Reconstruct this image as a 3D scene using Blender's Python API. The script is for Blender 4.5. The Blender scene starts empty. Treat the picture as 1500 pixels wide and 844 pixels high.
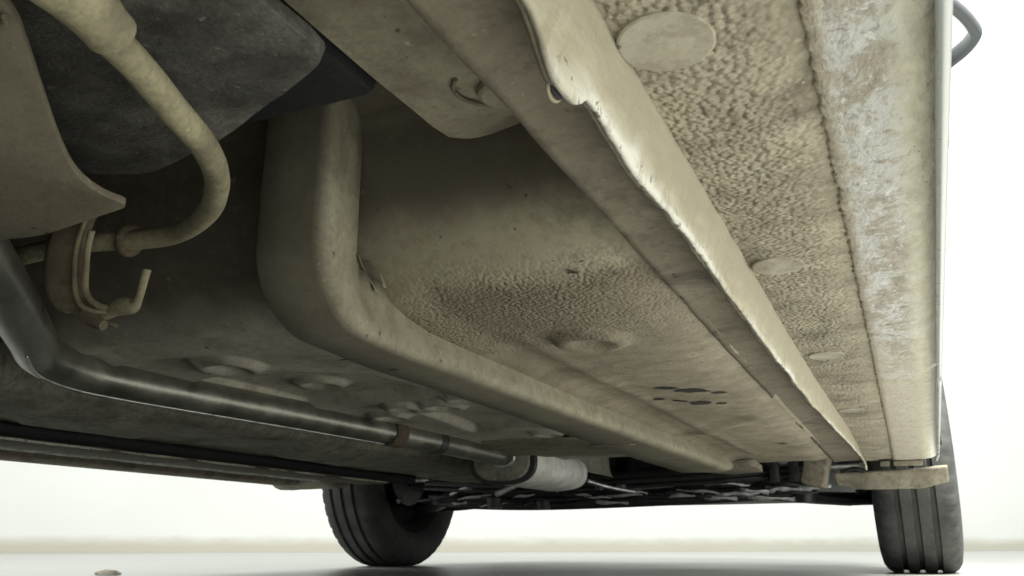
import bpy, bmesh, math, random
from mathutils import Vector, Matrix, noise
random.seed(7)
scn = bpy.context.scene
COL = scn.collection

# ------------------------------------------------------------------ camera
CAM_Z = 0.063                       # the phone stands on the floor
cam = bpy.data.cameras.new("Camera")
cam_o = bpy.data.objects.new("Camera", cam)
COL.objects.link(cam_o)
cam_o.location = (0, 0, CAM_Z)
cam_o.rotation_euler = (math.radians(90 + 16.657), 0, math.radians(24.15))
cam.sensor_width = 36.0
cam.lens = 30.0
cam.clip_start = 0.02
cam.clip_end = 200
cam.dof.use_dof = True
cam.dof.focus_distance = 0.5
cam.dof.aperture_fstop = 40
scn.camera = cam_o
scn.cycles.max_bounces = 5
scn.cycles.diffuse_bounces = 4
scn.cycles.caustics_reflective = False
scn.cycles.caustics_refractive = False

# ------------------------------------------------------------------ light
world = bpy.data.worlds.new("World")
scn.world = world
world.use_nodes = True
bg = world.node_tree.nodes["Background"]
bg.inputs[0].default_value = (1.0, 0.995, 0.96, 1)
bg.inputs[1].default_value = 0.62

def area(name, loc, target, sx, sy, power, col=(1, 1, 1)):
    l = bpy.data.lights.new(name, 'AREA')
    l.shape = 'RECTANGLE'; l.size = sx; l.size_y = sy; l.energy = power; l.color = col
    o = bpy.data.objects.new(name, l); COL.objects.link(o)
    o.location = loc
    o.rotation_euler = (Vector(target) - Vector(loc)).to_track_quat('-Z', 'Y').to_euler()
    return o
# unseen lamps added to brighten the floor beside the car and the far wall
area("unseen_lamp", (1.15, 0.95, 2.2), (1.05, 0.95, 0.0), 0.6, 1.5, 200, (1, 0.965, 0.905))
area("unseen_lamp", (0.0, 5.6, 4.6), (-1.2, 8.4, 3.0), 10.0, 1.6, 130, (0.97, 1, 0.97))
area("unseen_lamp", (-2.7, 1.0, 2.6), (-2.2, 1.0, 0.0), 0.5, 1.6, 40, (0.98, 1, 0.96))

scn.view_settings.view_transform = 'Standard'
scn.view_settings.look = 'None'
scn.view_settings.exposure = 0.86
scn.view_settings.gamma = 1
scn.view_settings.use_curve_mapping = False

# ------------------------------------------------------------------ materials
def newmat(name):
    m = bpy.data.materials.new(name); m.use_nodes = True
    nt = m.node_tree
    b = nt.nodes["Principled BSDF"]
    return m, nt, b

class NB:
    def __init__(s, nt): s.nt = nt
    def n(s, t, **k):
        o = s.nt.nodes.new(t)
        for a, v in k.items(): setattr(o, a, v)
        return o
    def coord(s, scale=(1, 1, 1)):
        tc = s.n('ShaderNodeTexCoord'); mp = s.n('ShaderNodeMapping')
        s.nt.links.new(tc.outputs['Object'], mp.inputs[0])
        mp.inputs['Scale'].default_value = scale
        return mp.outputs[0]
    def noise(s, vec, scale, detail=4, rough=0.55, dist=0.0):
        t = s.n('ShaderNodeTexNoise')
        s.nt.links.new(vec, t.inputs['Vector'])
        t.inputs['Scale'].default_value = scale; t.inputs['Detail'].default_value = detail
        t.inputs['Roughness'].default_value = rough; t.inputs['Distortion'].default_value = dist
        return t.outputs['Fac']
    def voro(s, vec, scale, feature='SMOOTH_F1', rnd=1.0):
        t = s.n('ShaderNodeTexVoronoi', feature=feature)
        s.nt.links.new(vec, t.inputs['Vector'])
        t.inputs['Scale'].default_value = scale; t.inputs['Randomness'].default_value = rnd
        return t.outputs['Distance']
    def ramp(s, fac, stops, interp='LINEAR'):
        r = s.n('ShaderNodeValToRGB'); r.color_ramp.interpolation = interp
        e = r.color_ramp.elements
        while len(e) > 1: e.remove(e[0])
        e[0].position = stops[0][0]; e[0].color = c4(stops[0][1])
        for p, c in stops[1:]:
            q = e.new(p); q.color = c4(c)
        s.nt.links.new(fac, r.inputs[0])
        return r.outputs[0]
    def mix(s, fac, a, b, mode='MIX'):
        m = s.n('ShaderNodeMix', data_type='RGBA', blend_type=mode)
        for sock, v in ((m.inputs[0], fac), (m.inputs[6], a), (m.inputs[7], b)):
            if isinstance(v, bpy.types.NodeSocket): s.nt.links.new(v, sock)
            elif sock is m.inputs[0]: sock.default_value = v
            else: sock.default_value = c4(v)
        return m.outputs[2]
    def math(s, op, a, b=0.0, clamp=False):
        m = s.n('ShaderNodeMath', operation=op); m.use_clamp = clamp
        for i, v in enumerate((a, b)):
            if isinstance(v, bpy.types.NodeSocket): s.nt.links.new(v, m.inputs[i])
            else: m.inputs[i].default_value = v
        return m.outputs[0]
    def sep(s, vec):
        q = s.n('ShaderNodeSeparateXYZ'); s.nt.links.new(vec, q.inputs[0]); return q.outputs
    def bump(s, h, strength=0.5, dist=0.001, prev=None):
        b = s.n('ShaderNodeBump'); b.inputs['Strength'].default_value = strength
        b.inputs['Distance'].default_value = dist
        s.nt.links.new(h, b.inputs['Height'])
        if prev is not None: s.nt.links.new(prev, b.inputs['Normal'])
        return b.outputs[0]

def c4(c):
    if isinstance(c, (int, float)): return (c, c, c, 1)
    return (*c, 1) if len(c) == 3 else c

def mat_dusty(name, base, dust, brown, zones=None, grime=.6, mud_shade=None, rough=0.85, grain=0.0006, pebble=None, brown_amt=0.5, metal=0.0, spec=0.3, dust_lo=.42, dust_hi=.62):
    """painted or coated metal under dried road dust, with brown dirt clouds and fine grain"""
    m, nt, b = newmat(name); N = NB(nt)
    v = N.coord()
    big = N.noise(v, 7, 5, .6); mid = N.noise(v, 38, 4, .62); fine = N.noise(v, 420, 3, .6)
    col = N.mix(N.ramp(big, [(dust_lo, 0), (dust_hi, 1)]), base, dust)
    col = N.mix(N.math('MULTIPLY', N.ramp(mid, [(.42, 0), (.66, 1)]), brown_amt), col, brown)
    col = N.mix(N.math('MULTIPLY', N.ramp(fine, [(.35, 1), (.6, 0)]), .3), col, brown)
    if zones: col = zones(N, v, col)
    gr = N.noise(v, 15, 5, .66, .5)
    col = N.mix(N.ramp(gr, [(.52, 0), (.66, grime)]), col, [x * .45 for x in brown])
    gr2 = N.noise(v, 95, 4, .68)
    col = N.mix(N.ramp(gr2, [(.50, 0), (.62, grime * .7)]), col, [x * .7 for x in brown])
    sp = N.noise(v, 170, 2, .5)
    col = N.mix(N.ramp(sp, [(.7, 0), (.74, .12 if zones else .4)]), col, [min(1, x * 1.5) for x in dust])
    sp2 = N.noise(v, 115, 2, .5)
    col = N.mix(N.ramp(sp2, [(.24, .8), (.29, 0)]), col, [x * .3 for x in brown])
    if mud_shade:
        at = N.n('ShaderNodeAttribute'); at.attribute_name = 'mud_shade'
        col = N.mix(N.math('MULTIPLY', at.outputs['Fac'], N.ramp(N.noise(v, 25, 5, .6), [(.25, .65), (.6, 1)])), col, mud_shade)
    nt.links.new(col, b.inputs['Base Color'])
    b.inputs['Roughness'].default_value = rough; b.inputs['Metallic'].default_value = metal
    b.inputs['Specular IOR Level'].default_value = spec
    nrm = N.bump(fine, .5, grain)
    nrm = N.bump(mid, .35, .002, nrm)
    if pebble:
        sc, ds, mask = pebble
        wv = N.n('ShaderNodeMix', data_type='VECTOR')
        pb = N.voro(v, sc)
        pb2 = N.noise(v, sc * .8, 3, .6, .8)
        h = N.math('ADD', N.math('MULTIPLY', N.math('POWER', pb, 1.6), -1.5), N.math('MULTIPLY', pb2, .35))
        if mask: 
            h = N.math('MULTIPLY', h, mask(N, v))
        nrm = N.bump(h, 1.0, ds, nrm)
        crev_shade = N.ramp(pb, [(.45, 0), (.8, .22)])  # occlusion shade between the pebbles, painted as brown in the crevices
        if mask: crev_shade = N.math('MULTIPLY', crev_shade, mask(N, v))
        nt.links.new(N.mix(crev_shade, col, [x * .6 for x in brown]), b.inputs['Base Color'])
    nt.links.new(nrm, b.inputs['Normal'])
    return m

def mask_sill(N, v):      # stone-chip coat: coarse along the middle, smooth by the skirt
    x = N.sep(v)[0]
    r = N.ramp(N.math('ADD', x, .1), [(.015, .35), (.03, 1), (.062, 1), (.088, .12)])
    return N.math('MULTIPLY', r, N.ramp(N.noise(v, 14, 3), [(.3, .55), (.6, 1)]))

def mask_floor(N, v):     # pebbled coat only in a band behind the heel board
    y = N.sep(v)[1]; x = N.sep(v)[0]
    r = N.ramp(y, [(.435, 0), (.47, 1), (.53, .8), (.62, .12), (.9, .1)])
    return N.math('MULTIPLY', r, N.ramp(N.noise(v, 16, 3), [(.35, .5), (.55, 1)]))

def floor_zones(N, v, col):      # heel board shade painted above, lit band as paler dust, brown dirt in front
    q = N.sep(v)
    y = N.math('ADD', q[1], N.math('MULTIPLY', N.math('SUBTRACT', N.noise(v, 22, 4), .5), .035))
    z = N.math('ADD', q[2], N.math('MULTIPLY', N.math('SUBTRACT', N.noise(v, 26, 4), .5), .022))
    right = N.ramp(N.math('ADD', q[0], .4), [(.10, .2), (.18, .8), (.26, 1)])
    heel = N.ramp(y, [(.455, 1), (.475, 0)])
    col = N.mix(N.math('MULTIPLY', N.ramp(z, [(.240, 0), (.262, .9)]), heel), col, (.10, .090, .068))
    cake_light = N.math('MULTIPLY', N.math('MULTIPLY', N.ramp(z, [(.212, .3), (.222, .85), (.238, .8), (.256, 0)]), right), heel)
    col = N.mix(cake_light, col, (.40, .375, .27))
    mud_shade = N.ramp(y, [(.455, 0), (.475, .6), (.53, .5), (.60, 0)])
    return N.mix(mud_shade, col, (.19, .162, .118))

def left_zones(N, v, col):       # shade on the heel board left of the rail, painted into the colour
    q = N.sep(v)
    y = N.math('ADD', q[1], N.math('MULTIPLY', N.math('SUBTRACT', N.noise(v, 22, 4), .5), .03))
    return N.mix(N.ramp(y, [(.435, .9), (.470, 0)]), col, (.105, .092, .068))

M = {}
TAN = (.36, .325, .235); BRN = (.165, .135, .095)
M['sill'] = mat_dusty('dusty_stone_chip_coat', (.298, .274, .208), (.378, .348, .262), (.19, .163, .117), pebble=(360, .0034, mask_sill), brown_amt=.55)
M['plug'] = mat_dusty('dusty_rubber_plug', (.31, .295, .24), (.37, .35, .27), (.25, .215, .16), brown_amt=.4)
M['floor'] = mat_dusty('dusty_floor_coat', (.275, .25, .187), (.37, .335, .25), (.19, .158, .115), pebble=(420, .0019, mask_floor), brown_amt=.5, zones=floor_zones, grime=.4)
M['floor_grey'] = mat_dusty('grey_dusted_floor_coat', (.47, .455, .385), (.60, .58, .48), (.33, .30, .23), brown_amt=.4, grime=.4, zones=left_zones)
M['rail_mud_shade'] = mat_dusty('dusty_rail_paint_mud_shade', (.31, .295, .22), (.38, .36, .265), (.2, .17, .12), rough=.7, brown_amt=.4, grime=.45, mud_shade=(.135, .12, .092))
M['side_member'] = mat_dusty('dusty_side_member', (.29, .27, .20), (.36, .335, .245), (.18, .15, .11), brown_amt=.5, grime=.4)
M['strap'] = mat_dusty('brown_dusted_strap', (.17, .145, .10), (.24, .21, .15), (.10, .078, .05), brown_amt=.5)
M['rail'] = mat_dusty('dusty_rail_paint', (.29, .275, .20), (.36, .34, .24), (.2, .17, .12), rough=.7, brown_amt=.4)
M['inner'] = mat_dusty('brown_dirt_inner_sill', (.165, .147, .11), (.225, .202, .15), (.118, .099, .072), brown_amt=.5)
M['tan'] = mat_dusty('tan_dusted_steel', (.225, .205, .15), (.275, .25, .185), (.17, .145, .105), brown_amt=.3, grain=.0006, grime=.35)
M['hose'] = mat_dusty('tan_dusted_rubber_hose', (.31, .285, .185), (.38, .355, .23), (.10, .085, .06), brown_amt=.5, rough=.75, grime=.35)
M['shield'] = mat_dusty('dark_dusty_plastic', (.09, .089, .081), (.17, .163, .14), (.04, .038, .033), brown_amt=.9, rough=.6, grain=.0015, grime=.5)
M['tunnel'] = mat_dusty('grey_tunnel_coat', (.34, .33, .28), (.48, .46, .39), (.19, .165, .12), brown_amt=.5)
M['black'] = mat_dusty('black_plastic', (.012, .013, .016), (.02, .02, .023), (.008, .008, .009), brown_amt=.4, rough=.55)
M['rust'] = mat_dusty('rusty_brown_steel', (.13, .105, .07), (.20, .17, .115), (.06, .043, .028), brown_amt=.6, rough=.8)
M['grease'] = mat_dusty('dark_greasy_metal', (.03, .031, .033), (.06, .06, .06), (.015, .015, .015), brown_amt=.5, rough=.45, spec=.5)
M['deflector'] = mat_dusty('dusty_grey_plastic', (.25, .235, .185), (.33, .305, .23), (.17, .145, .11), brown_amt=.45)
M['hub'] = mat_dusty('dark_wheel_steel', (.02, .02, .02), (.035, .034, .03), (.014, .013, .012), brown_amt=.4)

def mat_cream():
    m, nt, b = newmat('cream_flange_paint'); N = NB(nt); v = N.coord()
    vs = N.coord((1, .25, 1))
    n1 = N.noise(vs, 90, 6, .66); n2 = N.noise(v, 190, 4, .6)
    col = N.mix(N.ramp(n1, [(.35, 0), (.65, 1)]), (.45, .42, .32), (.34, .305, .215))
    z = N.sep(v)[2]
    edge = N.ramp(N.math('ADD', z, N.math('MULTIPLY', N.math('SUBTRACT', N.noise(v, 40, 3), .5), .012)), [(.2035, 1), (.2085, 0)])
    chips = N.math('MULTIPLY', edge, N.ramp(N.noise(v, 150, 3, .6, .3), [(.60, 0), (.64, .85)]))
    col = N.mix(N.math('MULTIPLY', edge, N.ramp(N.noise(vs, 22, 3), [(.4, 0), (.55, .9)])), col, (.70, .70, .63))
    col = N.mix(chips, col, (.15, .125, .09))
    col = N.mix(N.ramp(N.noise(v, 48, 5, .65, .6), [(.58, 0), (.70, .5)]), col, (.34, .295, .20))
    nt.links.new(col, b.inputs['Base Color']); b.inputs['Roughness'].default_value = .75
    vert = N.noise(N.coord((1, 1, .2)), 130, 5, .65, .2)
    col = N.mix(N.ramp(vert, [(.54, 0), (.62, .45)]), col, (.30, .265, .185))
    top = N.ramp(N.math('ADD', z, N.math('MULTIPLY', N.math('SUBTRACT', N.noise(v, 70, 5), .5), .02)), [(.2075, 0), (.219, .9)])
    col = N.mix(top, col, (.325, .30, .225))
    nt.links.new(col, b.inputs['Base Color'])
    nt.links.new(N.bump(n2, .5, .0012, N.bump(vert, .5, .0012, N.bump(n1, .4, .003))), b.inputs['Normal'])
    return m
M['cream'] = mat_cream()

def mat_skirt():
    m, nt, b = newmat('dirty_white_skirt_paint'); N = NB(nt); v = N.coord()
    st = N.coord((1, .5, 1))                      # road spray streaks running outwards
    s1 = N.noise(st, 50, 8, .7, .35); s2 = N.noise(st, 120, 6, .68, .3); n3 = N.noise(st, 260, 4, .6)
    s4 = N.noise(N.coord((.6, .7, 1)), 170, 5, .6)
    white = N.mix(N.ramp(s2, [(.35, 0), (.6, 1)]), (.36, .36, .345), (.46, .465, .445))
    col = N.mix(N.ramp(s1, [(.475, 0), (.53, .85)]), white, (.29, .265, .21))
    col = N.mix(N.ramp(s1, [(.56, 0), (.60, .7)]), col, (.215, .185, .135))
    col = N.mix(N.ramp(s2, [(.56, 0), (.62, .75)]), col, (.30, .27, .205))
    col = N.mix(N.ramp(s2, [(.36, .8), (.42, 0)]), col, (.58, .59, .57))
    col = N.mix(N.ramp(s4, [(.57, 0), (.62, .6)]), col, (.20, .175, .13))
    col = N.mix(N.ramp(n3, [(.60, 0), (.66, .5)]), col, (.16, .14, .105))
    xx_ = N.math('ADD', N.sep(v)[0], N.math('MULTIPLY', N.math('SUBTRACT', N.noise(N.coord((.5, 1, 1)), 170, 4), .5), .012))
    col = N.mix(N.ramp(N.math('ADD', xx_, .1), [(.0895, .95), (.0955, 0)]), col, (.33, .295, .22))
    # dirt thins out into a cream film towards the outside
    x = N.sep(v)[0]
    y = N.sep(v)[1]
    xo = N.math('SUBTRACT', x, N.math('MULTIPLY', y, .014))
    xo = N.math('ADD', xo, N.math('MULTIPLY', N.math('SUBTRACT', N.noise(v, 45, 3), .5), .012))
    film = N.mix(N.ramp(N.noise(st, 75, 6, .68, 1.2), [(.4, 0), (.66, 1)]), (.56, .55, .43), (.44, .415, .31))
    film = N.mix(N.ramp(N.noise(st, 120, 6, .7, 2.5), [(.60, 0), (.66, .6)]), film, (.36, .32, .23))
    film = N.mix(N.ramp(N.noise(st, 260, 4, .65, .6), [(.62, 0), (.67, .7)]), film, (.27, .24, .17))
    col = N.mix(N.ramp(N.math('ADD', xo, .1), [(.107, 0), (.116, 1)]), col, film)
    col = N.mix(N.ramp(N.math('ADD', xo, .1), [(.1235, 0), (.1290, .85)]), col, (.72, .72, .67))  # outer curve painted whiter here and below, in place of light
    z = N.sep(v)[2]
    col = N.mix(N.ramp(N.math('ADD', z, N.math('MULTIPLY', N.noise(v, 40, 3), .02)), [(.240, 0), (.252, 1)]), col, (.74, .75, .72))
    far = N.ramp(N.math('MULTIPLY', N.math('ADD', y, N.math('MULTIPLY', N.noise(v, 9, 3), .5)), .5), [(.48, 0), (.62, .75)])
    inner = N.ramp(N.math('ADD', xo, .1), [(.112, 1), (.125, 0)])
    col = N.mix(N.math('MULTIPLY', far, inner), col, (.36, .325, .245))
    nt.links.new(col, b.inputs['Base Color'])
    b.inputs['Roughness'].default_value = .6
    nt.links.new(N.bump(s2, .8, .0035, N.bump(s4, .7, .0016, N.bump(n3, .4, .0008))), b.inputs['Normal'])
    return m
M['skirt'] = mat_skirt()

def mat_simple(name, col, rough, metal=0.0, var=.25, sc=40, bump=.0006, coat=0):
    m, nt, b = newmat(name); N = NB(nt); v = N.coord()
    n1 = N.noise(v, sc, 5, .6); n2 = N.noise(v, sc * 7, 3)
    c = N.mix(N.ramp(n1, [(.35, 0), (.65, 1)]), [x * (1 - var) for x in col], [min(1, x * (1 + var)) for x in col])
    nt.links.new(c, b.inputs['Base Color']); b.inputs['Metallic'].default_value = metal
    nt.links.new(N.ramp(n1, [(.3, max(0, rough - .1)), (.7, min(1, rough + .12))]), b.inputs['Roughness'])
    nt.links.new(N.bump(n2, .4, bump), b.inputs['Normal'])
    b.inputs['Coat Weight'].default_value = coat
    return m
M['body'] = mat_simple('white_car_paint', (.40, .425, .42), .3, var=.04, bump=.0001, coat=.5)
M['pipe'] = mat_simple('grey_exhaust_steel', (.30, .295, .26), .36, metal=.85, var=.35, sc=22)
M['silver'] = mat_simple('silver_converter_steel', (.84, .84, .81), .5, metal=.1, var=.2, sc=30)
M['alu'] = mat_simple('bright_alloy', (.62, .64, .63), .35, metal=.7, var=.3, sc=50)
M['casting'] = mat_simple('dull_alloy_casting', (.46, .475, .47), .5, metal=.25, var=.4, sc=60)
M['paleplate'] = mat_simple('pale_primer', (.62, .63, .60), .5, var=.35)
M['handle'] = mat_simple('dark_handle_plastic', (.04, .048, .052), .4, var=.1)
M['glass'] = mat_simple('dark_window_glass', (.02, .024, .024), .06, var=.1, bump=0)
M['void'] = mat_simple('black_undercoat', (.012, .013, .015), .8)
M['chip'] = mat_simple('bare_black_patch', (.02, .018, .015), .8, var=.4)

def mat_tyre():
    m, nt, b = newmat('dusty_tyre_rubber'); N = NB(nt); v = N.coord()
    n1 = N.noise(v, 16, 5, .65); n2 = N.noise(v, 140, 4, .6)
    c = N.mix(N.ramp(n1, [(.35, 0), (.62, 1)]), (.030, .032, .032), (.066, .068, .064))
    c = N.mix(N.ramp(n2, [(.6, 0), (.7, .5)]), c, (.13, .13, .115))
    nt.links.new(c, b.inputs['Base Color']); b.inputs['Roughness'].default_value = .75
    nt.links.new(N.bump(n2, .35, .0012), b.inputs['Normal'])
    return m
M['tyre'] = mat_tyre()

def mat_ground():
    m, nt, b = newmat('painted_concrete_floor'); N = NB(nt); v = N.coord()
    n1 = N.noise(v, 1.3, 6, .6); n2 = N.noise(v, 35, 4, .6); n3 = N.noise(N.coord((1, 5, 1)), .9, 4)
    c = N.mix(N.ramp(n1, [(.35, 0), (.65, 1)]), (.335, .345, .33), (.40, .41, .39))
    c = N.mix(N.ramp(n3, [(.5, 0), (.68, .5)]), c, (.34, .335, .30))
    c = N.mix(N.ramp(n2, [(.62, 0), (.7, .3)]), c, (.36, .35, .30))
    nt.links.new(c, b.inputs['Base Color'])
    nt.links.new(N.ramp(n1, [(.3, .28), (.7, .45)]), b.inputs['Roughness'])
    nt.links.new(N.bump(n2, .2, .0008), b.inputs['Normal'])
    return m
M['ground'] = mat_ground()

def mat_wall():
    m, nt, b = newmat('whitewashed_wall'); N = NB(nt); v = N.coord()
    n1 = N.noise(v, .7, 5, .6); n2 = N.noise(N.coord((1, 1, 3)), 5, 5, .65)
    z = N.sep(v)[2]
    c = N.mix(N.ramp(n1, [(.4, 0), (.65, 1)]), (.80, .83, .80), (.84, .86, .84))
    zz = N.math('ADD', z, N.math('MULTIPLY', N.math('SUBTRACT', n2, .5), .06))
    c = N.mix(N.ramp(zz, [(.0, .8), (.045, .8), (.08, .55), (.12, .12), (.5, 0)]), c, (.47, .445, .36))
    nt.links.new(c, b.inputs['Base Color']); b.inputs['Roughness'].default_value = .8
    return m
M['wall'] = mat_wall()

# ------------------------------------------------------------------ helpers
def link(name, me, mat, parent=None, smooth=True, angle=None):
    o = bpy.data.objects.new(name, me); COL.objects.link(o)
    if mat is not None: me.materials.append(mat)
    if smooth:
        for p in me.polygons: p.use_smooth = True
        if angle: me.set_sharp_from_angle(angle=math.radians(angle))
    if parent is not None:
        o.parent = parent
        root = parent
        while root.parent: root = root.parent
        if parent is root:
            o.matrix_parent_inverse = Matrix.Translation(-root.location)
    return o

def from_bm(name, bm, mat, parent=None, smooth=True, angle=35):
    me = bpy.data.meshes.new(name)
    bmesh.ops.recalc_face_normals(bm, faces=bm.faces)
    bm.to_mesh(me); bm.free()
    return link(name, me, mat, parent, smooth, angle)

def frange(a, b, n): return [a + (b - a) * i / (n - 1) for i in range(n)]

def sheet(name, rows, mat, parent=None, thick=0.0, angle=None, offset=0):
    """a sheet-metal surface through rows of points, with real thickness"""
    nr, nc = len(rows), len(rows[0])
    vs = [p for r in rows for p in r]
    fs = [(i * nc + j, i * nc + j + 1, (i + 1) * nc + j + 1, (i + 1) * nc + j) for i in range(nr - 1) for j in range(nc - 1)]
    me = bpy.data.meshes.new(name); me.from_pydata(vs, [], fs); me.update()
    o = link(name, me, mat, parent, True, angle)
    if thick:
        md = o.modifiers.new('thickness', 'SOLIDIFY'); md.thickness = thick; md.offset = offset
    return o

def catmull(pts, n=8):
    P = [Vector(p) for p in pts]; P = [P[0] * 2 - P[1]] + P + [P[-1] * 2 - P[-2]]
    out = []
    for i in range(1, len(P) - 2):
        a, b, c, d = P[i - 1:i + 3]
        for k in range(n):
            t = k / n
            out.append(.5 * ((2 * b) + (c - a) * t + (2 * a - 5 * b + 4 * c - d) * t * t + (3 * b - a - 3 * c + d) * t ** 3))
    out.append(P[-2]); return out

def tube(name, pts, r, mat, parent=None, seg=16, n=8, smooth_path=True, sx=1.0, sy=1.0, wob=0, cap=True):
    path = catmull(pts, n) if smooth_path else [Vector(p) for p in pts]
    rad = r if callable(r) else (lambda t: r)
    bm = bmesh.new(); rings = []
    t0 = (path[1] - path[0]).normalized()
    u = t0.orthogonal().normalized() if abs(t0.z) > .9 else t0.cross(Vector((0, 0, 1))).normalized()
    for i, p in enumerate(path):
        t = (path[min(i + 1, len(path) - 1)] - path[max(i - 1, 0)]).normalized()
        u = (u - t * u.dot(t)).normalized(); w = t.cross(u)
        R = rad(i / (len(path) - 1))
        ring = []
        for k in range(seg):
            a = 2 * math.pi * k / seg
            q = p + (u * math.cos(a) * sx + w * math.sin(a) * sy) * R
            if wob: q += Vector((noise.noise(q * 60), noise.noise(q * 60 + Vector((9, 0, 0))), noise.noise(q * 60 + Vector((0, 9, 0))))) * wob
            ring.append(bm.verts.new(q))
        rings.append(ring)
    for a, b in zip(rings, rings[1:]):
        for k in range(seg): bm.faces.new((a[k], a[(k + 1) % seg], b[(k + 1) % seg], b[k]))
    if cap: bm.faces.new(rings[0][::-1]); bm.faces.new(rings[-1])
    return from_bm(name, bm, mat, parent, True, 50)

def rounded(poly, r, n=5):
    out = []
    k = len(poly)
    for i in range(k):
        p0, p1, p2 = Vector(poly[i - 1]), Vector(poly[i]), Vector(poly[(i + 1) % k])
        rr = r[i] if isinstance(r, (list, tuple)) else r
        a = p1 + (p0 - p1).normalized() * min(rr, (p0 - p1).length * .48)
        b = p1 + (p2 - p1).normalized() * min(rr, (p2 - p1).length * .48)
        for j in range(n + 1):
            t = j / n; out.append(a * (1 - t) ** 2 + p1 * 2 * t * (1 - t) + b * t * t)
    return out

def plate(name, poly, zf, thick, mat, parent=None, r=.01, bev=.0015, jit=0, holes=()):
    """a flat plate with rounded corners and a rolled edge, zf gives its underside height"""
    pts = rounded([(*p, 0) for p in poly], r)
    bm = bmesh.new()
    vs = []
    for p in pts:
        j = noise.noise(Vector((p.x * 90, p.y * 90, 3))) * jit
        vs.append(bm.verts.new((p.x + j, p.y - j, 0)))
    f = bm.faces.new(vs)
    bmesh.ops.triangulate(bm, faces=[f])
    bmesh.ops.subdivide_edges(bm, edges=[e for e in bm.edges if e.calc_length() > .02], cuts=3, use_grid_fill=False)
    bmesh.ops.triangulate(bm, faces=bm.faces)
    for v in bm.verts: v.co.z = zf(v.co.x, v.co.y)
    me = bpy.data.meshes.new(name)
    bmesh.ops.recalc_face_normals(bm, faces=bm.faces)
    for fc in bm.faces:
        if fc.normal.z > 0: fc.normal_flip()
    bm.to_mesh(me); bm.free()
    o = link(name, me, mat, parent, True, 40)
    s = o.modifiers.new('thickness', 'SOLIDIFY'); s.thickness = thick; s.offset = -1
    b = o.modifiers.new('edge', 'BEVEL'); b.width = bev; b.segments = 2; b.limit_method = 'ANGLE'; b.angle_limit = math.radians(60)
    return o

def box(bm, c, s, rot=None, bev=0):
    r = bmesh.ops.create_cube(bm, size=1)
    vs = r['verts']
    bmesh.ops.scale(bm, vec=s, verts=vs)
    if bev:
        es = list({e for v in vs for e in v.link_edges})
        rr = bmesh.ops.bevel(bm, geom=es, offset=bev, segments=2, affect='EDGES', profile=.5)
        vs = list({v for f in rr['faces'] for v in f.verts} | {v for v in vs if v.is_valid})
    if rot: bmesh.ops.rotate(bm, cent=(0, 0, 0), matrix=Matrix.Rotation(rot[1], 3, rot[0]), verts=vs)
    bmesh.ops.translate(bm, vec=c, verts=vs)

def boxpart(name, c, s, mat, parent, rot=None, bev=.002):
    bm = bmesh.new(); box(bm, c, s, rot, bev); return from_bm(name, bm, mat, parent)

def lathe(name, prof, mat, parent, axis_o, seg=96, fn=None, closed=False):
    """spin (axial, radius) pairs about the X axis through axis_o"""
    bm = bmesh.new(); rings = []
    for k in range(seg):
        a = 2 * math.pi * k / seg
        ring = []
        for i, (ax, r) in enumerate(prof):
            if fn: r = fn(i, k, ax, r)
            ring.append(bm.verts.new((axis_o[0] + ax, axis_o[1] + math.cos(a) * r, axis_o[2] + math.sin(a) * r)))
        rings.append(ring)
    n = len(prof)
    for k in range(seg):
        a, b = rings[k], rings[(k + 1) % seg]
        for i in range(n if closed else n - 1):
            bm.faces.new((a[i], a[(i + 1) % n], b[(i + 1) % n], b[i]))
    return from_bm(name, bm, mat, parent, True, 40)

def sm(a, b, t):
    t = max(0., min(1., (t - a) / (b - a))); return t * t * (3 - 2 * t)
def lerp(a, b, t): return a + (b - a) * t
def nz(x, y, z=0.): return noise.noise(Vector((x, y, z)))
H = CAM_Z

# ------------------------------------------------------------------ setting
g = sheet('floor', [[(x, y, 0.0) for x in frange(-16, 14, 13)] for y in frange(-10, 20, 13)], M['ground'])
g['kind'] = 'structure'
A = Vector((-6.6, 3.35, 0)); B = Vector((5.0, 12.3, 0))
d = (B - A).normalized(); A -= d * 6; B += d * 6; nrm = Vector((-d.y, d.x, 0))
bm = bmesh.new()
for zz in (0, 6):
    pass
q = [A, B, B + nrm * .2, A + nrm * .2]
lo = [bm.verts.new(p + Vector((0, 0, -.05))) for p in q]; hi = [bm.verts.new(p + Vector((0, 0, 9))) for p in q]
for i in range(4): bm.faces.new((lo[i], lo[(i + 1) % 4], hi[(i + 1) % 4], hi[i]))
bm.faces.new(hi)
w = from_bm('wall', bm, M['wall'], None, False); w['kind'] = 'structure'

# ------------------------------------------------------------------ the car
car = bpy.data.objects.new('car', None); COL.objects.link(car)
CX = -.684
car.location = (CX, 1.0, 0)
car['label'] = 'white car seen from below with dusty underbody, exhaust pipe and front wheels'
car['category'] = 'car'

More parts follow.
